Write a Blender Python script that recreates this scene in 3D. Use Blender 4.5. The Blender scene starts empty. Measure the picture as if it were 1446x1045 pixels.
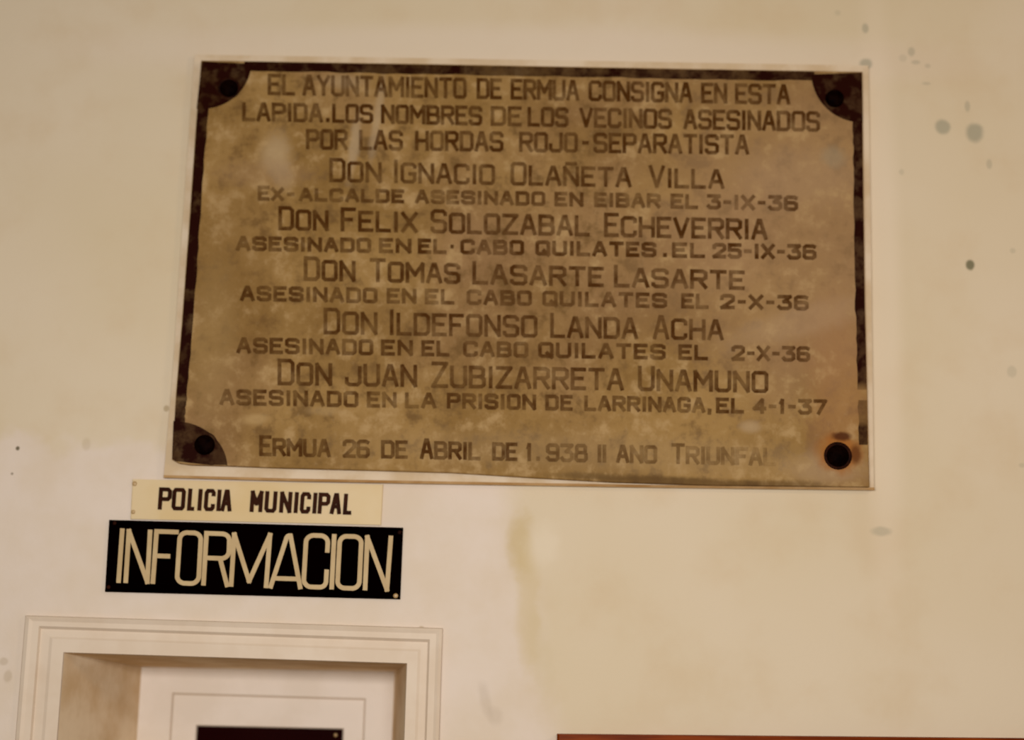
import bpy, bmesh, math, random
from mathutils import Vector
random.seed(7)
S = bpy.context.scene
COL = S.collection
# ------------------------------------------------------------------ camera
W, H, F = 1446, 1045, 2200.0
PITCH, ROLL, YAW = math.radians(11.0), math.radians(1.35), math.radians(-0.9)
CAM = Vector((0.0, -2.2, 1.6))
FWD = Vector((math.sin(YAW)*math.cos(PITCH), math.cos(YAW)*math.cos(PITCH), math.sin(PITCH)))
r0 = Vector((math.cos(YAW), -math.sin(YAW), 0)); u0 = r0.cross(FWD)
RIGHT = r0*math.cos(ROLL) + u0*math.sin(ROLL)
UP = u0*math.cos(ROLL) - r0*math.sin(ROLL)
cd = bpy.data.cameras.new('camera'); cam = bpy.data.objects.new('camera', cd); COL.objects.link(cam)
from mathutils import Matrix
M = Matrix((RIGHT, UP, -FWD)).transposed().to_4x4(); M.translation = CAM
cam.matrix_world = M
cd.sensor_width = 36; cd.lens = F/W*36; cd.clip_start = 0.05
cd.dof.use_dof = True; cd.dof.focus_distance = 2.07; cd.dof.aperture_fstop = 1.6
S.camera = cam
# ------------------------------------------------------------------ world, lights, exposure
wd = bpy.data.worlds.new('world'); S.world = wd; wd.use_nodes = True
wb = wd.node_tree.nodes['Background']; wb.inputs[0].default_value = (1.0, 0.86, 0.66, 1); wb.inputs[1].default_value = 0.21
def area(name, loc, target, size, power, col):
    l = bpy.data.lights.new(name, 'AREA'); l.shape = 'RECTANGLE'; l.size, l.size_y = size
    l.energy = power; l.color = col
    o = bpy.data.objects.new(name, l); COL.objects.link(o); o.location = loc
    o.rotation_euler = (Vector(target)-Vector(loc)).to_track_quat('-Z', 'Y').to_euler()
area('room_light', (-0.12, -2.24, 1.80), (0.0, 0, 1.50), (1.0, 0.24), 39.5, (1.0, 0.965, 0.955))
area('warm_fill', (1.6, -1.8, 2.5), (0.9, 0, 2.3), (0.4, 0.4), 7, (1.0, 0.72, 0.45))  # unseen fill light, added to turn the right side of the wall warmer
S.view_settings.view_transform = 'Standard'; S.view_settings.look = 'None'
S.view_settings.exposure = 0.0; S.view_settings.gamma = 1.0; S.view_settings.use_curve_mapping = False

def P(x, y, Y):            # the point of the plane y = Y that the photograph shows at pixel x, y
    d = FWD + RIGHT*((x-W/2)/F) - UP*((y-H/2)/F)
    return CAM + d*((Y-CAM.y)/d.y)
# ------------------------------------------------------------------ materials
def lin(c):
    return tuple(((v/255/12.92) if v/255 <= .04045 else ((v/255+.055)/1.055)**2.4) for v in c) + (1,)
class Mat:
    def __init__(s, name, rough=.7, spec=.3):
        s.m = bpy.data.materials.new(name); s.m.use_nodes = True; s.t = s.m.node_tree
        s.b = s.t.nodes['Principled BSDF']; s.b.inputs['Roughness'].default_value = rough
        s.b.inputs['Specular IOR Level'].default_value = spec
        s.tc = s.t.nodes.new('ShaderNodeTexCoord'); s.pos = s.tc.outputs['Object']
        s.xyz = s.t.nodes.new('ShaderNodeSeparateXYZ'); s.t.links.new(s.pos, s.xyz.inputs[0])
        s.X, s.Y, s.Z = s.xyz.outputs
    def put(s, sock, v):
        if hasattr(v, 'is_output'): s.t.links.new(v, sock)
        else: sock.default_value = v
    def math(s, op, a, b=0.0, clamp=False):
        n = s.t.nodes.new('ShaderNodeMath'); n.operation = op; n.use_clamp = clamp
        s.put(n.inputs[0], a); s.put(n.inputs[1], b); return n.outputs[0]
    def step(s, v, a, b, lo=0.0, hi=1.0):
        n = s.t.nodes.new('ShaderNodeMapRange'); n.interpolation_type = 'SMOOTHSTEP'
        s.put(n.inputs[0], v); n.inputs[1].default_value = a; n.inputs[2].default_value = b
        n.inputs[3].default_value = lo; n.inputs[4].default_value = hi; return n.outputs[0]
    def noise(s, scale, detail=4, rough=.6, stretch=None, off=0, dist=0):
        n = s.t.nodes.new('ShaderNodeTexNoise'); n.inputs['Scale'].default_value = scale
        n.inputs['Detail'].default_value = detail; n.inputs['Roughness'].default_value = rough
        n.inputs['Distortion'].default_value = dist
        mp = s.t.nodes.new('ShaderNodeMapping'); mp.inputs['Location'].default_value = (off, off*.7, off*.3)
        mp.inputs['Scale'].default_value = stretch or (1, 1, 1)
        s.t.links.new(s.pos, mp.inputs[0]); s.t.links.new(mp.outputs[0], n.inputs[0]); return n.outputs[0]
    def mix(s, f, a, b):
        n = s.t.nodes.new('ShaderNodeMix'); n.data_type = 'RGBA'
        s.put(n.inputs['Factor'], f); s.put(n.inputs['A'], a); s.put(n.inputs['B'], b)
        return [o for o in n.outputs if o.type == 'RGBA'][0]
    def blob(s, c, rx, rz, soft=.5, wob=None, ang=0.0):     # soft ellipse at world point c
        dx = s.math('SUBTRACT', s.X, c[0]); dz = s.math('SUBTRACT', s.Z, c[2])
        if ang:
            ca, sa = math.cos(ang), math.sin(ang)
            a = s.math('ADD', s.math('MULTIPLY', dx, ca), s.math('MULTIPLY', dz, sa))
            b = s.math('SUBTRACT', s.math('MULTIPLY', dz, ca), s.math('MULTIPLY', dx, sa)); dx, dz = a, b
        dx = s.math('DIVIDE', dx, rx); dz = s.math('DIVIDE', dz, rz)
        d = s.math('SQRT', s.math('ADD', s.math('MULTIPLY', dx, dx), s.math('MULTIPLY', dz, dz)))
        if wob is not None: d = s.math('ADD', d, wob)
        return s.step(d, 1-soft, 1+soft, 1, 0)
    def colour(s, v): s.put(s.b.inputs['Base Color'], v)
    def bump(s, h, strength=.2, dist=.002):
        n = s.t.nodes.new('ShaderNodeBump'); n.inputs['Strength'].default_value = strength
        n.inputs['Distance'].default_value = dist; s.put(n.inputs['Height'], h); s.t.links.new(n.outputs[0], s.b.inputs['Normal'])
def painted(name, c1, c2, scale=20, rough=.55, bump=.1, spec=.3, stretch=None):
    m = Mat(name, rough, spec); n = m.noise(scale, stretch=stretch)
    m.colour(m.mix(m.step(n, .35, .65), lin(c1), lin(c2))); m.bump(m.noise(scale*8), bump, .001); return m.m

def wall_mat():
    m = Mat('wall_plaster', .8, .15)
    big = m.noise(1.7, 3, .5); mid = m.noise(9, 4, .55, off=3); fine = m.noise(120, 3, .7, off=5)
    c = m.mix(m.step(big, .35, .65), lin((203, 186, 155)), lin((208, 192, 166)))
    c = m.mix(m.math('MULTIPLY', m.step(mid, .45, .75), .35), c, lin((196, 172, 136)))
    # lighter pinkish touch-up paint: left part below the plaque's foot, as far right as a wavy edge
    wob = m.math('MULTIPLY', m.math('SUBTRACT', m.noise(7, 4, .6, off=9), .5), .14)
    zt = P(120, 628, 0).z
    below = m.step(m.math('ADD', m.Z, wob), zt-.012, zt+.012, 1, 0)
    xe = P(742, 800, 0)
    slope = m.math('ADD', m.X, m.math('MULTIPLY', m.math('SUBTRACT', m.Z, xe.z), .19))
    leftof = m.step(m.math('ADD', slope, m.math('MULTIPLY', wob, .5)), xe.x-.035, xe.x+.025, 1, 0)
    patch = m.math('MULTIPLY', below, leftof)
    c = m.mix(m.math('MULTIPLY', patch, .92), c, m.mix(m.step(mid, .3, .7), lin((214, 199, 184)), lin((208, 191, 170))))
    # paint cut in around the plaque
    a = P(735, 78, 0)
    c = m.mix(m.math('MULTIPLY', m.blob(a, .60, .045, .4, wob), .5), c, lin((214, 198, 180)))
    a = P(1243, 400, 0)
    c = m.mix(m.math('MULTIPLY', m.blob(a, .028, .40, .5, wob), .45), c, lin((220, 203, 180)))
    w2 = m.math('MULTIPLY', m.math('SUBTRACT', m.noise(26, 3, .6, off=2), .5), 1.6)
    # yellowed streak along the edge of the touch-up paint, pale filler dab on top of it
    for (x, y, rx, rz, ang, k, col) in [
        (737, 765, .016, .040, 0, .7, (190, 168, 122)), (746, 850, .015, .085, .05, .5, (196, 175, 132)),
        (765, 930, .014, .06, .2, .3, (196, 178, 140)), (765, 768, .022, .026, 0, .45, (217, 203, 180)),
        (684, 985, .007, .022, .25, .22, (160, 142, 120)), (700, 1010, .010, .010, 0, .2, (160, 142, 120))]:
        c = m.mix(m.math('MULTIPLY', m.blob(P(x, y, 0), rx, rz, .6, w2, ang), k), c, lin(col))
    # greyish damp and dirt spots
    grey = (140, 138, 118)
    for (x, y, r, k, e) in [(1331, 179, .0105, .62, 1), (1376, 187, .0115, .66, 1.2), (1223, 90, .010, .6, .8), (1370, 374, .006, .85, 1.2),
                            (1222, 40, .005, .5, 1.6), (1287, 73, .005, .4, 1.4), (1293, 88, .007, .35, .5), (1366, 150, .004, .4, 2.2),
                            (1310, 93, .0045, .3, .8), (1308, 118, .007, .3, .4), (1397, 232, .004, .35, 1.8), (1273, 243, .004, .25, 1.2),
                            (1430, 354, .004, .25, 1), (1429, 525, .006, .25, 1.3), (1443, 657, .005, .25, .7), (1245, 750, .014, .38, .5), (1275, 82, .006, .2, 1),
                            (25, 633, .0028, .9, 1.1), (17, 669, .0018, .6, 1), (235, 577, .004, .6, 1.1), (122, 628, .006, .2, 1.4),
                            (5, 934, .006, .3, .9), (11, 955, .006, .3, 1.3), (297, 884, .004, .5, .8), (595, 887, .004, .5, .7), (1183, 18, .004, .2, 1)]:
        col = (150, 128, 90) if (x < 700 and x > 100) or (x < 40 and y > 900) else grey
        if x < 40 and y < 700: col = (90, 80, 55)
        if (x, y) == (1370, 374): col = (96, 94, 66)
        c = m.mix(m.math('MULTIPLY', m.blob(P(x, y, 0), r, r*e, .35, m.math('MULTIPLY', w2, .5)), k), c, lin(col))
    m.colour(c)
    m.bump(m.math('ADD', m.math('MULTIPLY', mid, 1.0), m.math('MULTIPLY', fine, .25)), .25, .004)
    return m.m
def stone(m, dark=0.0):
    a = m.noise(6, 6, .65, off=1); b = m.noise(34, 5, .62, off=4); c3 = m.noise(90, 4, .7, off=6)
    warm = m.noise(3.2, 3, .5, off=11)
    c = m.mix(m.step(a, .34, .66), lin((127, 96, 50)), lin((150, 118, 69)))
    c = m.mix(m.math('MULTIPLY', m.step(warm, .45, .65), .5), c, lin((140, 108, 78)))
    c = m.mix(m.math('MULTIPLY', m.step(b, .5, .70), .85), c, lin((168, 138, 93)))
    c = m.mix(m.math('MULTIPLY', m.step(b, .49, .3), .85), c, lin((104, 77, 42)))
    c = m.mix(m.math('MULTIPLY', m.step(c3, .55, .8), .25), c, lin((172, 146, 108)))
    c = m.mix(m.math('MULTIPLY', m.step(c3, .45, .2), .3), c, lin((96, 70, 38)))
    wob = m.math('MULTIPLY', m.math('SUBTRACT', b, .5), 1.6)
    for (x, y, rx, rz, ang, k, col) in [
        (388, 218, .021, .028, 0, .8, (170, 145, 108)), (402, 250, .014, .02, 0, .5, (165, 140, 104)), (372, 245, .06, .02, 0, .3, (160, 130, 98)),
        (500, 205, .007, .045, -.1, .6, (172, 150, 118)), (533, 165, .006, .055, -.1, .5, (170, 148, 116)), (487, 115, .03, .01, 0, .4, (168, 145, 112)),
        (360, 592, .016, .007, .1, .7, (176, 146, 98)), (460, 580, .02, .006, 0, .4, (170, 142, 98)), (1060, 603, .014, .008, 0, .5, (172, 148, 115)),
        (1185, 560, .04, .12, 0, .35, (160, 112, 72)), (1100, 330, .16, .2, 0, .4, (160, 128, 92)), (330, 400, .06, .22, 0, .3, (112, 80, 40)), (700, 470, .3, .08, 0, .2, (112, 82, 44)), (1170, 480, .05, .05, 0, .3, (150, 112, 74)), (1175, 222, .016, .013, 0, .45, (138, 128, 104)),
        (1130, 455, .10, .02, .3, .3, (172, 145, 112)), (860, 640, .3, .025, -.02, .25, (160, 134, 96)), (1165, 665, .05, .02, 0, .45, (166, 140, 108)),
        (1130, 250, .08, .04, 0, .3, (160, 132, 100)), (300, 480, .03, .1, 0, .3, (160, 132, 86)),
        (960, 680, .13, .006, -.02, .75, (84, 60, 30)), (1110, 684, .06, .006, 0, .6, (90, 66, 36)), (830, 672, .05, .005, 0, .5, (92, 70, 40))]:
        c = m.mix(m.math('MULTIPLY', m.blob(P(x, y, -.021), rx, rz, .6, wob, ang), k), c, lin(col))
    return c, a, b, c3
def stone_mat():
    m = Mat('brown_stone', .6, .05); c, a, b, c3 = stone(m)
    # rust around the lower right bolt
    w = m.math('MULTIPLY', m.math('SUBTRACT', b, .5), 1.2)
    c = m.mix(m.math('MULTIPLY', m.blob(P(1186, 641, -.021), .027, .026, .35, w), .8), c, lin((150, 92, 36)))
    c = m.mix(m.math('MULTIPLY', m.blob(P(1190, 616, -.021), .013, .006, .4, w), .9), c, lin((70, 32, 10)))
    c = m.mix(m.math('MULTIPLY', m.blob(P(1208, 642, -.021), .007, .013, .5, w), .8), c, lin((84, 44, 16)))
    m.colour(c); m.bump(m.math('ADD', b, c3), .35, .002); return m.m
def ink_mat(name, col, lo, hi):       # worn paint in the engraving; attribute 'wear' 0 fresh .. 1 gone
    m = Mat(name, .6, .03); c, a, b, c3 = stone(m)
    at = m.t.nodes.new('ShaderNodeAttribute'); at.attribute_name = 'wear'
    n = m.noise(45, 3, .6, off=13)
    f = m.math('ADD', m.step(n, .3, .7, lo, hi), at.outputs['Fac'], True)
    m.colour(m.mix(f, lin(col), c)); return m.m

M_WALL = wall_mat(); M_STONE = stone_mat()
M_INK = ink_mat('worn_brown_lettering', (70, 40, 8), -.05, .36)
M_BORDER = ink_mat('worn_black_border', (33, 6, 1), -.12, .14)
M_BED = painted('plaster_bed', (209, 190, 163), (194, 170, 136), 14, .8, .3, .1)
M_RUST_SHADE = painted('rust_and_shade_plaster', (150, 112, 66), (172, 138, 94), 16, .8, .2, .05)  # brown of the rust line with the shadow under the bed painted in
M_BOLT = painted('black_iron', (4, 0, 0), (14, 3, 1), 90, .6, .3, .01)
M_RIM = painted('rusty_iron', (22, 5, 2), (44, 16, 4), 90, .6, .3, .04)
M_WHITE = painted('cream_white_paint', (226, 212, 196), (220, 205, 187), 12, .5, .08, .1)
M_TRIM = painted('architrave_paint', (212, 195, 174), (206, 187, 164), 12, .5, .1, .1)
M_GREYP = painted('dingy_reveal_paint', (226, 204, 172), (204, 174, 134), 9, .8, .2, .05)
M_GLASS = painted('dark_glass', (24, 0, 0), (28, 2, 1), 6, .5, 0, .01)
M_CREAM = painted('cream_plastic', (208, 186, 146), (202, 176, 128), 6, .4, .02, .1)
M_BLACK = painted('black_plastic', (2, 0, 0), (4, 0, 0), 6, .8, .02, .0)
M_LETTER = painted('dark_brown_lettering', (52, 22, 4), (40, 14, 2), 30, .5, .02, .03)
M_IVORY = painted('ivory_lettering', (188, 164, 122), (178, 152, 110), 20, .5, .02, .1)
M_BRASS = painted('dull_brass', (150, 116, 66), (176, 146, 100), 60, .4, .05, .5)
M_WOOD = painted('orange_brown_wood', (126, 52, 4), (92, 32, 2), 14, .4, .1, .04, (.6, 6, 9))
M_CORK = painted('brown_cork', (150, 112, 70), (132, 94, 54), 90, .9, .4)
M_FLOOR = painted('terrazzo', (150, 134, 112), (128, 112, 92), 60, .4, .05)

# ------------------------------------------------------------------ builders
def obj(name, bm, mat, parent=None, smooth=False):
    bmesh.ops.recalc_face_normals(bm, faces=bm.faces)
    me = bpy.data.meshes.new(name); bm.to_mesh(me); bm.free(); me.materials.append(mat)
    if smooth:
        for p in me.polygons: p.use_smooth = True
    o = bpy.data.objects.new(name, me); COL.objects.link(o); o.parent = parent; return o
def empty(name):
    o = bpy.data.objects.new(name, None); COL.objects.link(o); return o
def rebase(root, loc):      # puts the Empty at the thing's base, children stay where they are
    root.location = loc
    for ch in root.children: ch.matrix_parent_inverse = Matrix.Translation(-Vector(loc))
def tag(o, label=None, cat=None, kind=None, group=None):
    for k, v in (('label', label), ('category', cat), ('kind', kind), ('group', group)):
        if v: o[k] = v
def prism(bm, pts, Yf, Yb, bev=0.0):    # pts: (x, z) outline in the plane; front at Yf, back at Yb
    n = len(pts); cx = sum(p[0] for p in pts)/n; cz = sum(p[1] for p in pts)/n
    loops = [(Yb, 0), (Yf+bev, 0)] + ([(Yf, bev)] if bev else [])
    rings = []
    for Y, s in loops:
        ring = []
        for x, z in pts:
            d = math.hypot(x-cx, z-cz) or 1; k = 1-s*1.3/d
            ring.append(bm.verts.new((cx+(x-cx)*k, Y, cz+(z-cz)*k)))
        rings.append(ring)
    for a, b in zip(rings, rings[1:]):
        for i in range(n): bm.faces.new((a[i], a[(i+1) % n], b[(i+1) % n], b[i]))
    bm.faces.new(rings[-1]); bm.faces.new(rings[0][::-1])
def pxs(pts, Y): return [(P(x, y, Y).x, P(x, y, Y).z) for x, y in pts]
def sweep(bm, loops, closed_ends=False):     # loops: list of lists of 4 points (world), joined by quads
    R = [[bm.verts.new(p) for p in L] for L in loops]
    for a, b in zip(R, R[1:]):
        for i in range(4): bm.faces.new((a[i], a[(i+1) % 4], b[(i+1) % 4], b[i]))
    return R
def box(bm, x0, x1, y0, y1, z0, z1): prism(bm, [(x0, z0), (x1, z0), (x1, z1), (x0, z1)], y0, y1)
def ribbon(bm, pts, w, Yf, Yb, closed=False, wear=None):
    # splits the stroke at sharp corners so that acute joints keep their full width
    if closed: return ribbon1(bm, pts, w, Yf, Yb, True, wear)
    cur = [pts[0]]
    for i in range(1, len(pts)):
        cur.append(pts[i])
        if i < len(pts)-1:
            a, b, c = pts[i-1], pts[i], pts[i+1]
            d1 = (b[0]-a[0], b[1]-a[1]); d2 = (c[0]-b[0], c[1]-b[1])
            if d1[0]*d2[0]+d1[1]*d2[1] < -.15*math.hypot(*d1)*math.hypot(*d2):
                ribbon1(bm, cur, w, Yf, Yb, False, wear); cur = [b]
    ribbon1(bm, cur, w, Yf, Yb, False, wear)
def ribbon1(bm, pts, w, Yf, Yb, closed=False, wear=None, k=[0]):
    # stroke of width w pixels along a polyline of pixels, lying on the plane Yf
    k[0] = (k[0]+1) % 6; Yf = Yf - k[0]*0.0001
    n = len(pts); L, R = [], []
    for i, (x, y) in enumerate(pts):
        if closed: a, b = pts[i-1], pts[(i+1) % n]
        else: a, b = pts[max(i-1, 0)], pts[min(i+1, n-1)]
        def nrm(p, q):
            dx, dy = q[0]-p[0], q[1]-p[1]; l = math.hypot(dx, dy) or 1; return (dx/l, dy/l)
        if closed or 0 < i < n-1:
            d1, d2 = nrm(a, (x, y)), nrm((x, y), b)
            mx, my = -(d1[1]+d2[1]), d1[0]+d2[0]; l = math.hypot(mx, my) or 1; mx, my = mx/l, my/l
            c = max(.45, mx*-d1[1]+my*d1[0]); h = w/2/c; cx, cy = x, y
        else:
            d = nrm(a, b) if n == 2 else (nrm((x, y), b) if i == 0 else nrm(a, (x, y)))
            mx, my = -d[1], d[0]; h = w/2; s = -1 if i == 0 else 1
            cx, cy = x+d[0]*s*w*.42, y+d[1]*s*w*.42
        L.append((cx+mx*h, cy+my*h)); R.append((cx-mx*h, cy-my*h))
    def ring(q):
        f = [P(a, b, Yf - i*8e-6) for i, (a, b) in enumerate(q)]
        return [bm.verts.new(v) for v in f], [bm.verts.new((v.x, Yb, v.z)) for v in f]
    Lf, Lb = ring(L); Rf, Rb = ring(R)
    faces = []
    m = n if closed else n-1
    for i in range(m):
        j = (i+1) % n
        faces += [bm.faces.new((Lf[i], Lf[j], Rf[j], Rf[i])), bm.faces.new((Lf[j], Lf[i], Lb[i], Lb[j])), bm.faces.new((Rf[i], Rf[j], Rb[j], Rb[i]))]
    if not closed:
        for i in (0, n-1): faces.append(bm.faces.new((Lf[i], Rf[i], Rb[i], Lb[i])))
    if wear is not None:
        lay = bm.verts.layers.float.get('wear') or bm.verts.layers.float.new('wear')
        for q in (Lf, Lb, Rf, Rb):
            for v in q: v[lay] = wear
def rr(x0=0, x1=1, y0=0, y1=1, c=.14):       # chamfered rectangle, closed
    d = c*.7
    return [(x0+c, y0), (x1-c, y0), (x1, y0+d), (x1, y1-d), (x1-c, y1), (x0+c, y1), (x0, y1-d), (x0, y0+d)]
# glyphs: x right 0..1, y down 0..1 ; (points, closed)
G = {
 'A': [([(0, 1), (.42, 0), (.58, 0), (1, 1)], 0), ([(.16, .66), (.84, .66)], 0)],
 'B': [([(0, 0), (.75, 0), (.95, .1), (.95, .38), (.75, .48), (1, .6), (1, .9), (.8, 1), (0, 1)], 1), ([(0, .48), (.75, .48)], 0)],
 'C': [([(1, .2), (1, .1), (.82, 0), (.18, 0), (0, .12), (0, .88), (.18, 1), (.82, 1), (1, .9), (1, .8)], 0)],
 'D': [([(0, 0), (.8, 0), (1, .12), (1, .88), (.8, 1), (0, 1)], 1)],
 'E': [([(1, 0), (0, 0), (0, 1), (1, 1)], 0), ([(0, .48), (.8, .48)], 0)],
 'F': [([(1, 0), (0, 0), (0, 1)], 0), ([(0, .5), (.75, .5)], 0)],
 'G': [([(1, .16), (1, .1), (.82, 0), (.18, 0), (0, .12), (0, .88), (.18, 1), (.82, 1), (1, .88), (1, .54), (.6, .54)], 0)],
 'H': [([(0, 0), (0, 1)], 0), ([(1, 0), (1, 1)], 0), ([(0, .5), (1, .5)], 0)],
 'I': [([(.5, 0), (.5, 1)], 0)],
 'J': [([(1, 0), (1, .88), (.8, 1), (.2, 1), (0, .88), (0, .65)], 0)],
 'L': [([(0, 0), (0, 1), (1, 1)], 0)],
 'M': [([(0, 1), (0, 0), (.5, .62), (1, 0), (1, 1)], 0)],
 'N': [([(0, 1), (0, 0), (1, 1), (1, 0)], 0)],
 'O': [(rr(), 1)], '0': [(rr(), 1)],
 'P': [([(0, 1), (0, 0), (.8, 0), (1, .1), (1, .42), (.8, .52), (0, .52)], 0)],
 'Q': [(rr(), 1), ([(.6, .72), (1.0, 1.08)], 0)],
 'R': [([(0, 1), (0, 0), (.8, 0), (1, .1), (1, .4), (.8, .5), (0, .5)], 0), ([(.5, .5), (1, 1)], 0)],
 'S': [([(1, .16), (1, .1), (.82, 0), (.18, 0), (0, .1), (0, .38), (.18, .48), (.82, .5), (1, .6), (1, .9), (.82, 1), (.18, 1), (0, .9), (0, .84)], 0)],
 'T': [([(0, 0), (1, 0)], 0), ([(.5, 0), (.5, 1)], 0)],
 'U': [([(0, 0), (0, .88), (.18, 1), (.82, 1), (1, .88), (1, 0)], 0)],
 'V': [([(0, 0), (.5, 1), (1, 0)], 0)],
 'X': [([(0, 0), (1, 1)], 0), ([(1, 0), (0, 1)], 0)],
 'Y': [([(0, 0), (.5, .5), (1, 0)], 0), ([(.5, .5), (.5, 1)], 0)],
 'Z': [([(0, 0), (1, 0), (0, 1), (1, 1)], 0)],
 '1': [([(.1, .22), (.5, 0), (.5, 1)], 0)],
 '2': [([(0, .24), (0, .1), (.18, 0), (.82, 0), (1, .1), (1, .38), (0, 1), (1, 1)], 0)],
 '3': [([(0, 0), (1, 0), (.45, .42), (.85, .45), (1, .58), (1, .88), (.8, 1), (.15, 1), (0, .86)], 0)],
 '4': [([(.75, 1), (.75, 0), (0, .7), (1, .7)], 0)],
 '5': [([(1, 0), (0, 0), (0, .42), (.82, .42), (1, .54), (1, .88), (.82, 1), (.18, 1), (0, .88)], 0)],
 '6': [([(.98, .06), (.82, 0), (.18, 0), (0, .12), (0, .88), (.18, 1), (.82, 1), (1, .88), (1, .56), (.82, .46), (0, .46)], 0)],
 '7': [([(0, 0), (1, 0), (.35, 1)], 0)],
 '8': [(rr(0, 1, .47, 1, .16), 1), ([(.1, .47), (.06, .1), (.2, 0), (.8, 0), (.94, .1), (.9, .47)], 0)],
 '9': [([(0, .86), (.18, 1), (.82, 1), (1, .88), (1, .12), (.82, 0), (.18, 0), (0, .12), (0, .42), (.18, .52), (1, .52)], 0)],
 '-': [([(.1, .5), (.9, .5)], 0)], '.': [([(.5, .9), (.5, .97)], 0)], ',': [([(.6, .9), (.3, 1.15)], 0)], '·': [([(.4, .5), (.6, .5)], 0)],
 '~': [([(.15, 0), (.85, 0)], 0)],
}
ADV = {'I': .18, '.': .12, ',': .15, '·': .15, '-': .55, '1': .35, 'M': 1.2, 'L': .9, 'E': .9, 'F': .9}
def word(bm, text, x0, x1, line, w, Yf, Yb, first_big=1.0, wear=0.0, gap=.38, rnd=None, jitter=0.0, fade=None):
    """sets one word between pixels x0 and x1; line(x) gives top and foot of its letters"""
    chars = [c for c in text if c != '~']
    tot = sum(ADV.get(c, 1) for c in chars) + gap*(len(chars)-1)
    sc = (x1-x0-w)/tot if len(chars) > 1 or ADV.get(chars[0], 1) >= 1 else (x1-x0)
    x = x0+w/2; n = 0
    for i, c in enumerate(chars):
        a = ADV.get(c, 1)*sc
        def put(g, cx0, cw, kt, kb, wr):
            for pts, cl in g:
                q = []
                for u, v in pts:
                    X = cx0+u*cw; t, b = line(X); t += w/2; b -= w/2
                    Yp = b-(b-t)*kt*(1-v) + kb
                    q.append((X, Yp))
                ribbon(bm, q, w, Yf, Yb, bool(cl), wr)
        wr = None
        if rnd: wr = wear+rnd.uniform(-jitter, jitter)
        if fade and rnd: wr += fade(x)
        put(G[c], x, a, first_big if i == 0 else 1.0, 0, wr)
        if c == 'N' and '~' in text and text[text.index('N')+1:text.index('N')+2] == '~' and i == text.index('N'):
            t, b = line(x); put(G['~'], x, a, 1.0, -(b-t)*.2, wr)
        x += a + gap*sc

# ------------------------------------------------------------------ setting: wall with the window opening, floor
def wl(tl, tr, Y, zb):      # loop of a framed rectangle: its two top corners as seen, its foot at height zb
    a, b = P(*tl, Y), P(*tr, Y)
    return [Vector((a.x, Y, a.z)), Vector((b.x, Y, b.z)), Vector((b.x, Y, zb)), Vector((a.x, Y, zb))]
ZB = 0.86
hole = wl((60, 890), (602, 909), 0, ZB-.03)
def big(Y, e=0): return [Vector((-2.6, Y, 3.4)), Vector((2.6, Y, 3.4)), Vector((2.6, Y, 0)), Vector((-2.6, Y, 0))]
bm = bmesh.new()
hb = [Vector((v.x, .32, v.z)) for v in hole]
R = sweep(bm, [hole, big(0), big(.32), hb, hole])
bmesh.ops.remove_doubles(bm, verts=bm.verts, dist=1e-5)
tag(obj('wall_back', bm, M_WALL), kind='structure')
bm = bmesh.new(); box(bm, -2.6, 2.6, -3.6, .32, -.1, 0)
tag(obj('floor', bm, M_FLOOR), kind='structure')
bm = bmesh.new(); box(bm, -2.6, 2.6, -.016, 0, 0, .11)
tag(obj('baseboard_back', bm, M_WOOD), kind='structure')

# ------------------------------------------------------------------ window
win = empty('window_1'); tag(win, 'white painted inner window in a deep splayed recess below the black information sign', None, 'structure')
bm = bmesh.new()
arch = [wl((36, 869), (625, 887), 0, ZB-.055), wl((36.5, 870), (624.5, 888), -.009, ZB-.055), wl((41, 873), (620, 891), -.0115, ZB-.05),
        wl((46, 877), (616, 895), -.0095, ZB-.045), wl((55, 884), (607, 903), -.0095, ZB-.036),
        wl((58, 888), (604, 907), -.0045, ZB-.032), wl((70, 899), (594, 917), -.0055, ZB-.02), wl((74, 902), (590, 920), -.0075, ZB-.016), wl((89.5, 921), (575, 936.5), -.0075, ZB),
        wl((91, 922), (574, 937.5), -.004, ZB), wl((91, 922), (574, 937.5), .004, ZB)]
sweep(bm, arch); obj('architrave', bm, M_TRIM, win)
# splayed linings of the recess: one part each
DB = .225
fo = wl((91, 922), (574, 937.5), -.004, ZB); bo = wl((200, 942), (557, 948), DB, ZB+.03)
bo[0].z = bo[0].z
for nm, (i, j) in (('head_lining', (0, 1)), ('jamb_lining', (1, 2)), ('inner_sill', (2, 3)), ('jamb_lining', (3, 0))):
    bm = bmesh.new()
    cen = (fo[0]+fo[2])/2
    def outw(v, t=.012):
        s = Vector((1 if v.x > cen.x else -1, 0, 1 if v.z > cen.z else -1)); return v+s*t
    q = [fo[i], fo[j], bo[j], bo[i]]; q2 = [outw(v) for v in q]
    a = [bm.verts.new(v) for v in q]; b = [bm.verts.new(v) for v in q2]
    bm.faces.new(a); bm.faces.new(b[::-1])
    for k in range(4): bm.faces.new((a[k], b[k], b[(k+1) % 4], a[(k+1) % 4]))
    obj(nm, bm, M_GREYP, win)
bm = bmesh.new()
sweep(bm, [wl((185, 930), (572, 936), DB+.03, ZB+.01), wl((185, 930), (572, 936), DB, ZB+.01), wl((243, 978), (517, 986), DB, ZB+.09), wl((246, 981), (514, 989), DB+.007, ZB+.093), wl((248, 983), (513, 990.5), DB+.007, ZB+.095)])
obj('casement_frame', bm, M_WHITE, win)
bm = bmesh.new()
i0 = wl((247, 982), (513.5, 989.5), DB+.006, ZB+.094)
sweep(bm, [wl((244, 979), (516, 987), DB+.02, ZB+.09), i0, wl((277, 1023.5), (486, 1028.5), DB+.006, ZB+.14), wl((279, 1025.5), (484, 1030), DB+.012, ZB+.142), wl((279, 1025.5), (484, 1030), DB+.024, ZB+.142)])
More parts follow.
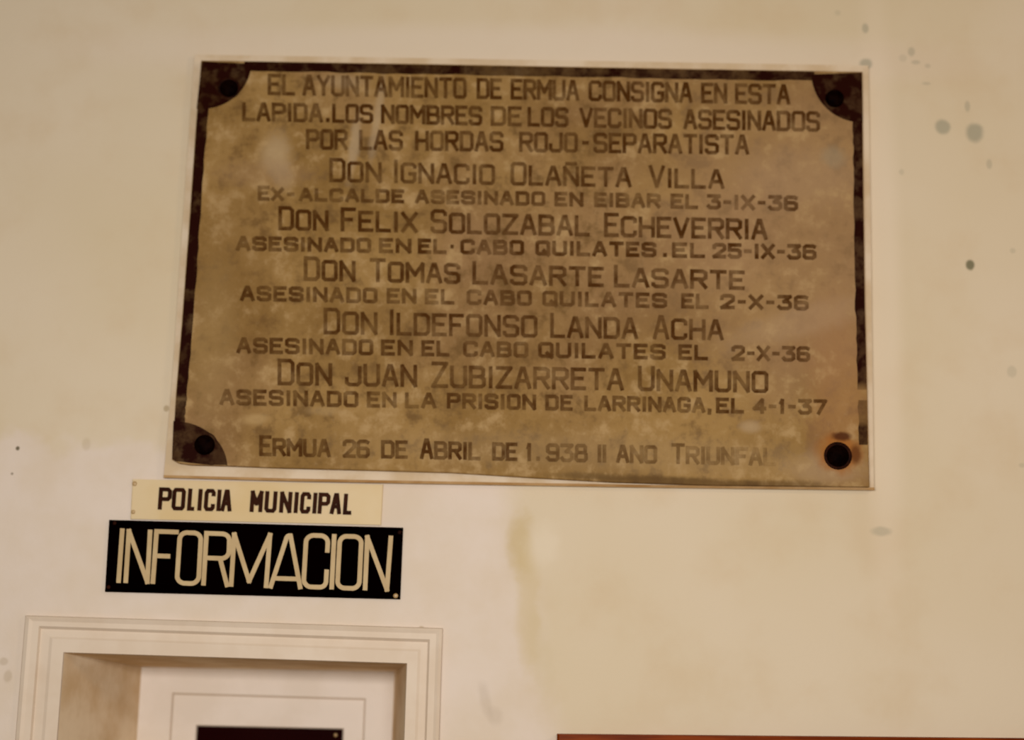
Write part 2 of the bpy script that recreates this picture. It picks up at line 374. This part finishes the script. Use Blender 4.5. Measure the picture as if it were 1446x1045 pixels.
obj('glazing_frame', bm, M_WHITE, win)
bm = bmesh.new(); q = wl((272, 1018), (490, 1024), DB+.016, ZB+.135)
prism(bm, [(v.x, v.z) for v in q], DB+.016, DB+.024); obj('pane', bm, M_GLASS, win)
bm = bmesh.new(); box(bm, hole[0].x+.001, hole[1].x-.001, DB+.031, DB+.045, ZB-.028, hole[1].z-.002); obj('backing_board', bm, M_GREYP, win)
def screw(parent, x, y, r, Y, mat, h=.0016, name='screw', slot=True):
    bm = bmesh.new(); c = P(x, y, Y); n = 14; rings = []
    for k, (rr_, hh) in enumerate([(1, 0), (.95, .45), (.7, .85), (.35, 1)]):
        rings.append([bm.verts.new((c.x+math.cos(2*math.pi*i/n)*r*rr_, Y-h*hh, c.z+math.sin(2*math.pi*i/n)*r*rr_)) for i in range(n)])
    for a, b in zip(rings, rings[1:]):
        for i in range(n): bm.faces.new((a[i], a[(i+1) % n], b[(i+1) % n], b[i]))
    bm.faces.new(rings[-1]); bm.faces.new(rings[0][::-1])
    return obj(name, bm, mat, parent, True)
screw(win, 474, 1038, .003, DB+.0155, M_BRASS, .002)
rebase(win, (fo[0].x/2+fo[1].x/2, 0, ZB))

# ------------------------------------------------------------------ stone plaque
YB, YS = -.011, -.021         # front of the plaster bed, front of the stone
pl = empty('stone_plaque')
tag(pl, 'large brown stone plaque with worn engraved lettering and four dark bolts in its corners', 'plaque')
bm = bmesh.new()
bed = [(275, 77), (600, 82), (900, 87), (1226, 92.5), (1229, 300), (1234, 691.5), (900, 687.5), (600, 682.5), (420, 679), (231, 674), (243, 540), (259, 300)]
prism(bm, pxs(bed, YB), YB, -.0005); obj('plaster_bed', bm, M_BED, pl)
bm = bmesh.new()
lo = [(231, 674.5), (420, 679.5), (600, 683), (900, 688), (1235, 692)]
prism(bm, pxs([(x, y-3.6) for x, y in lo]+lo[::-1], YB-.0012), YB-.0012, YB); obj('rust_shade_edge', bm, M_RUST_SHADE, pl)  # strip coloured for rust and for the shadow along the bed's foot
bm = bmesh.new()
edge = [(284, 85), (600, 90), (900, 95.5), (1218, 101), (1219.5, 250), (1222, 430), (1226, 600), (1228, 687.5), (1000, 685), (870, 681), (760, 675), (640, 667.5), (520, 664), (400, 661), (322, 658), (300, 657.5), (268, 656.5), (252, 654), (243, 649), (248, 560), (257, 450), (268, 300), (277, 170)]
prism(bm, pxs(edge, YS), YS, YB, .0012); obj('stone_slab', bm, M_STONE, pl)
# dark painted border with quarter-round corners
bm = bmesh.new(); lay = bm.verts.layers.float.new('wear')
T = .0004
def strip(inner, outer, wears, ks=[0]):
    ks[0] += 1; T = .0003+ks[0]*.00012
    f = [[bm.verts.new(P(x, y, YS-T)) for x, y in q] for q in (inner, outer)]
    g = [[bm.verts.new(v.co+Vector((0, T*2, 0))) for v in q] for q in f]
    n = len(inner)
    for i in range(n-1):
        bm.faces.new((f[0][i], f[0][i+1], f[1][i+1], f[1][i])); bm.faces.new((g[0][i], g[0][i+1], g[1][i+1], g[1][i])[::-1])
        bm.faces.new((f[0][i], f[0][i+1], g[0][i+1], g[0][i])); bm.faces.new((f[1][i], f[1][i+1], g[1][i+1], g[1][i]))
    for i in (0, n-1): bm.faces.new((f[0][i], f[1][i], g[1][i], g[0][i]))
    for q in f+g:
        for v, w_ in zip(q, wears): v[lay] = w_
rb = random.Random(3)
def lerp(a, b, t): return a+(b-a)*t
def side(outer, wd, n, wear, end=None):      # outer polyline, width vector
    pts = []
    for i in range(n):
        t = i/(n-1)*(len(outer)-1); k = min(int(t), len(outer)-2); u = t-k
        pts.append((lerp(outer[k][0], outer[k+1][0], u), lerp(outer[k][1], outer[k+1][1], u)))
    inn = [(x+wd[0]+(rb.uniform(-1, 1) if wd[0] else 0), y+wd[1]+(rb.uniform(-1, 1) if wd[1] else 0)) for x, y in pts]
    strip(inn, pts, [wear(x, y)+rb.uniform(-.03, .05) for x, y in pts])
side([(345, 87), (600, 91.5), (900, 97), (1150, 101)], (0, 13), 40, lambda x, y: .10 if x > 560 else 0)
side([(279.5, 146), (269, 300), (258, 450), (249, 560), (246, 600)], (14.5, 0), 40, lambda x, y: .12 if y > 560 or 182 < y < 195 else 0)
side([(1217.5, 162), (1218.5, 250), (1221, 430), (1224, 550)], (-13, 0), 36, lambda x, y: .5 if 438 < y < 447 or y > 545 else .02)
side([(1224, 565), (1225, 600), (1225.3, 628)], (-12, 0), 8, lambda x, y: .55 if y < 598 else .12)
def fan(c, a0, a1, rad, wear, corner_pts):
    arc = [(c[0]+math.cos(math.radians(lerp(a0, a1, i/20)))*rad[0], c[1]+math.sin(math.radians(lerp(a0, a1, i/20)))*rad[1]) for i in range(21)]
    strip(arc, [c]*21 if corner_pts is None else corner_pts, [wear]*21)
fan((285, 86.5), 3, 96, (70, 67), .0, None)
fan((1217, 102.5), 89, 178, (71, 70), .0, None)
bmesh.ops.dissolve_degenerate(bm, dist=1e-6, edges=bm.edges)
def blc(i):
    return (lerp(243, 247, i/20), lerp(598, 651, i/20))
arc = [(247+math.cos(math.radians(a))*74, 661-abs(math.sin(math.radians(a)))*66) for a in [lerp(90, 3, i/20) for i in range(21)]]
base = [(lerp(245, 243, i/6), lerp(594, 648, i/6)) for i in range(7)]+[(lerp(247, 300, i/8), lerp(651, 657, i/8)) for i in range(9)]+[(lerp(302, 318, i/4), 656.3) for i in range(5)]
strip(arc, base, [.06 if i < 12 else .0 for i in range(21)])
obj('painted_border', bm, M_BORDER, pl)
# four dome-headed bolts on dark washers
for (x, y, r) in [(323, 124, .0135), (1179, 138.5, .0135), (288.5, 628, .0145), (1183.5, 643.5, .0155)]:
    bm = bmesh.new(); c = P(x, y, YS-.004); n = 24; rings = []
    prof = [(1.0, .0035), (1.0, .002), (.97, -.0005), (.86, -.0025), (.62, -.0048), (.32, -.0058), (.06, -.006)]
    for q, d in prof: rings.append([bm.verts.new((c.x+math.cos(2*math.pi*i/n)*r*q, YS-.004+d, c.z+math.sin(2*math.pi*i/n)*r*q)) for i in range(n)])
    for a, b in zip(rings, rings[1:]):
        for i in range(n): bm.faces.new((a[i], a[(i+1) % n], b[(i+1) % n], b[i]))
    bm.faces.new(rings[-1]); bm.faces.new(rings[0][::-1])
    bo_ = obj('bolt', bm, M_BOLT, pl, True)
    bm = bmesh.new(); c = P(x, y, YS-.0012)
    ro, ri = r*1.28, r*.9
    R = [[bm.verts.new((c.x+math.cos(2*math.pi*i/n)*q, Yq, c.z+math.sin(2*math.pi*i/n)*q)) for i in range(n)] for q, Yq in ((ro, YS), (ro*.97, YS-.001), (ri, YS-.001), (ri, YS))]
    for a, b in zip(R, R[1:]+R[:1]):
        for i in range(n): bm.faces.new((a[i], a[(i+1) % n], b[(i+1) % n], b[i]))
    w = obj('washer', bm, M_RIM, bo_, True)
# inscription: (x, top, foot at left; x, top, foot at right; stroke, initials, wear, words)
SM, BG = 1.0, 1.17
LINES = [
 (378, 104, 134, 1116, 119, 148, 4.9, 1.0, .02, [('EL', 378, 417), ('AYUNTAMIENTO', 427, 659), ('DE', 673, 709), ('ERMUA', 721, 818), ('CONSIGNA', 831, 978), ('EN', 990, 1027), ('ESTA', 1038, 1116)]),
 (342, 144, 171, 1158, 157, 186, 4.9, 1.0, .02, [('LAPIDA', 342, 456), ('.', 460, 467), ('LOS', 469, 527), ('NOMBRES', 538, 681), ('DE', 693, 737), ('LOS', 745, 803), ('VECINOS', 818, 949), ('ASESINADOS', 965, 1158)]),
 (432, 182, 211, 1058, 190, 218.5, 4.9, 1.0, .02, [('POR', 432, 491), ('LAS', 507, 569), ('HORDAS', 586, 711), ('ROJO', 733, 816), ('-', 821, 833), ('SEPARATISTA', 838, 1058)]),
 (465, 227, 257, 1023, 239, 267, 4.9, BG, .04, [('DON', 465, 539), ('IGNACIO', 555, 699), ('OLAN~ETA', 721, 892), ('VILLA', 916, 1023)]),
 (364, 264, 283, 1126, 276, 298, 5.0, 1.0, .14, [('EX', 364, 401), ('-', 404, 418), ('ALCALDE', 422, 571), ('ASESINADO', 586, 770), ('EN', 783, 824), ('EIBAR', 839, 933), ('EL', 947, 986), ('3-IX-36', 998, 1127)]),
 (393, 295, 325, 1084, 309, 339, 5.2, BG, .0, [('DON', 393, 464), ('FELIX', 481, 590), ('SOLOZABAL', 608, 833), ('ECHEVERRIA', 853, 1084)]),
 (334, 333, 354, 1153, 345, 367, 5.2, 1.0, .06, [('ASESINADO', 333, 524), ('EN', 535, 581), ('EL', 590, 631), ('·', 635, 645), ('CABO', 650, 740), ('QUILATES', 756, 927), ('.', 936, 943), ('EL', 949, 996), ('25-IX-36', 1006, 1153)]),
 (429, 366, 396.5, 1052, 382, 409.5, 5.2, BG, .03, [('DON', 429, 502), ('TOMAS', 522, 650), ('LASARTE', 667, 853), ('LASARTE', 867, 1052)]),
 (339, 403, 425, 1142, 417, 438.5, 5.0, 1.0, .12, [('ASESINADO', 339, 533), ('EN', 546, 588), ('EL', 600, 642), ('CABO', 659, 751), ('QUILATES', 766, 942), ('EL', 962, 1001), ('2-X-36', 1017, 1142)]),
 (457, 439, 472, 1022, 451, 481, 5.0, BG, .06, [('DON', 457, 533), ('ILDEFONSO', 549, 759), ('LANDA', 777, 901), ('ACHA', 922, 1022)]),
 (334, 476, 499, 1144, 489, 511, 5.0, 1.0, .06, [('ASESINADO', 334, 527), ('EN', 538, 583), ('EL', 595, 635), ('CABO', 654, 746), ('QUILATES', 760, 940), ('EL', 958, 1000), ('2-X-36', 1033, 1144)]),
 (392, 511, 544, 1085, 524, 555, 5.2, BG, .06, [('DON', 392, 469), ('JUAN', 487, 589), ('ZUBIZARRETA', 609, 881), ('UNAMUNO', 901, 1085)]),
 (310, 549, 572, 1168, 564, 586, 5.0, 1.0, .12, [('ASESINADO', 310, 506), ('EN', 518, 560), ('LA', 572, 616), ('PRISION', 631, 757), ('DE', 770, 809), ('LARRINAGA', 825, 996), (',', 999, 1007), ('EL', 1011, 1051), ('4-1-37', 1063, 1168)]),
 (367, 618, 644, 1093, 632, 658, 5.0, BG, .1, [('ERMUA', 366, 467), ('26', 484, 522), ('DE', 538, 576), ('ABRIL', 593, 679), ('DE', 695, 731), ('1', 743, 753), ('.', 757, 763), ('938', 771, 830), ('II', 843, 857), ('ANO', 870, 928), ('TRIUNFAL', 948, 1096)]),
]
rl = random.Random(5)
for li, (xa, ta, ba, xb, tb, bb, w, big_, wear, words) in enumerate(LINES):
    def line(x): t = (x-xa)/(xb-xa); return ta+(tb-ta)*t, ba+(bb-ba)*t
    fade = (lambda x: max(0, (x-720)/370)*.36) if li == 13 else None
    for txt, x0, x1 in words:
        fb = big_ if txt not in ('ANO', 'DE', '26', 'II', '938', '1', '.') else 1.0
        if txt == 'JUAN': fb = .88
        if txt == 'EX': fb = 1.15
        bm = bmesh.new(); bm.verts.layers.float.new('wear')
        word(bm, txt, x0, x1, line, w, YS-.0006, YS+.0004, fb, wear, .5 if big_ == 1.0 and ba-ta < 26 else .42, rl, .08, fade)
        obj('inscription_word', bm, M_INK, pl)
rebase(pl, P(735, 688, 0))

# ------------------------------------------------------------------ cream sign: POLICIA MUNICIPAL
YC = -.004
cs = empty('cream_sign'); tag(cs, 'small cream plastic sign with dark letters reading POLICIA MUNICIPAL, just above the black sign', 'sign')
bm = bmesh.new(); prism(bm, pxs([(187, 676.5), (541, 684), (538, 741.5), (184, 733)], YC), YC, 0, .0008); obj('sign_plate', bm, M_CREAM, cs)
def letters(parent, text, xs, line, w, Yf, Yb, mat):
    for c, (x0, x1) in zip(text, xs):
        bm = bmesh.new()
        for pts, cl in G[c]:
            q = []
            for u, v in pts:
                X = x0+w/2+u*(x1-x0-w) if c != 'I' else (x0+x1)/2
                t, b = line(X); sl = (.5-v)*lean; q.append((X+sl*(b-t), t+w/2+(b-t-w)*v))
            ribbon(bm, q, w, Yf, Yb, bool(cl))
        obj('letter', bm, mat, parent)
k = 470/1446.
lean = .06
def lc(x): t = (x-224)/(497-224); return 688+9*t, 720+7*t
letters(cs, 'POLICIA', [(130+a*k, 130+b*k) for a, b in [(288, 345), (347, 405), (415, 447), (457, 480), (487, 535), (540, 562), (560, 608)]], lc, 5.6, YC-.001, YC, M_LETTER)
letters(cs, 'MUNICIPAL', [(130+a*k, 130+b*k) for a, b in [(687, 742), (750, 803), (815, 868), (876, 898), (904, 950), (958, 978), (982, 1034), (1035, 1084), (1092, 1130)]], lc, 5.6, YC-.001, YC, M_LETTER)
screw(cs, 190, 683, .0035, YC, M_BRASS); screw(cs, 188, 723, .003, YC, M_BRASS)
rebase(cs, P(362, 737, 0))

# ------------------------------------------------------------------ black sign: INFORMACION
YK = -.006
ks = empty('black_sign'); tag(ks, 'black plastic sign with thin ivory letters reading INFORMACION, above the window', 'sign')
bm = bmesh.new(); prism(bm, pxs([(154, 734), (569, 745), (564.8, 846.2), (148, 835.6)], YK), YK, 0, .0008); obj('sign_plate', bm, M_BLACK, ks)
w = 6.4
def at(x, y): return (130+x*k, 660+y*k)
INF = [
 [([(131, 273), (115, 494)], 0)],
 [([(146, 494), (160, 276), (240, 498), (252, 279)], 0)],
 [([(368, 281), (280, 278), (264, 498)], 0), ([(272, 384), (331, 386)], 0)],
 [([(400, 283), (455, 285), (473, 303), (463, 486), (442, 505), (388, 503), (369, 484), (381, 300)], 1)],
 [([(484, 505), (497, 286), (578, 289), (597, 306), (594, 378), (574, 396), (492, 393)], 0), ([(556, 396), (586, 512)], 0)],
 [([(604, 510), (618, 291), (682, 494), (773, 293), (756, 516)], 0)],
 [([(776, 518), (848, 297), (862, 297), (904, 521)], 0), ([(792, 482), (894, 485)], 0)],
 [([(1022, 362), (1025, 316), (1006, 297), (952, 295), (930, 312), (919, 498), (938, 519), (1000, 521), (1016, 506), (1019, 452)], 0)],
 [([(1052, 298), (1041, 522)], 0)],
 [([(1095, 299), (1152, 301), (1170, 318), (1161, 508), (1142, 526), (1084, 524), (1066, 506), (1076, 316)], 1)],
 [([(1186, 526), (1196, 303), (1281, 531), (1298, 305)], 0)],
]
def smooth_corners(pts, closed, cut=7.0, it=2):      # rounds soft corners, leaves sharp ones
    for _ in range(it):
        out = []; n = len(pts)
        for i in range(n):
            b = pts[i]
            if not closed and i in (0, n-1): out.append(b); continue
            a, c = pts[i-1], pts[(i+1) % n]
            l1, l2 = math.hypot(a[0]-b[0], a[1]-b[1]), math.hypot(c[0]-b[0], c[1]-b[1])
            dot = ((b[0]-a[0])*(c[0]-b[0])+(b[1]-a[1])*(c[1]-b[1]))/(l1*l2)
            if dot < .2: out.append(b); continue
            k1, k2 = min(.28, cut/l1), min(.28, cut/l2)
            out += [(lerp(b[0], a[0], k1), lerp(b[1], a[1], k1)), (lerp(b[0], c[0], k2), lerp(b[1], c[1], k2))]
        pts = out; cut *= .45
    return pts
for gl in INF:
    bm = bmesh.new()
    for pts, cl in gl: ribbon(bm, [at(*p) for p in smooth_corners(pts, cl)], w, YK-.0016, YK, bool(cl))
    obj('letter', bm, M_IVORY, ks)
screw(ks, *at(1336, 283), .003, YK, M_RIM); screw(ks, *at(1319, 558), .0036, YK, M_BRASS); screw(ks, *at(98, 242), .0028, YK, M_RIM); screw(ks, *at(72, 520), .0028, YK, M_RIM)
rebase(ks, P(357, 841, 0))

# ------------------------------------------------------------------ wooden board at the lower right
wbd = empty('wooden_board'); tag(wbd, 'orange-brown wooden board at the bottom right, only its top edge in view', 'board')
YW = -.022
a, b = P(787, 1036.8, YW), P(1400, 1042.5, YW)
sl = (b.z-a.z)/(b.x-a.x); X0, X1 = a.x, a.x+1.1; z1 = a.z+sl*1.1; FW = .055; Z0 = .86
def rail(name, pts, Yf=YW, mat=M_WOOD, Yb=0, bev=.002):
    bm = bmesh.new(); prism(bm, pts, Yf, Yb, bev); obj(name, bm, mat, wbd)
rail('top_rail', [(X0, a.z-FW), (X1, z1-FW), (X1, z1), (X0, a.z)])
rail('bottom_rail', [(X0, Z0), (X1, Z0), (X1, Z0+FW), (X0, Z0+FW)])
rail('stile', [(X0, Z0+FW), (X0+FW, Z0+FW), (X0+FW, a.z-FW+sl*FW), (X0, a.z-FW)])
rail('stile', [(X1-FW, Z0+FW), (X1, Z0+FW), (X1, z1-FW), (X1-FW, z1-FW-sl*FW)])
rail('cork_panel', [(X0+FW, Z0+FW), (X1-FW, Z0+FW), (X1-FW, z1-FW-sl*FW), (X0+FW, a.z-FW+sl*FW)], -.010, M_CORK, 0, 0)
rebase(wbd, ((X0+X1)/2, 0, Z0))
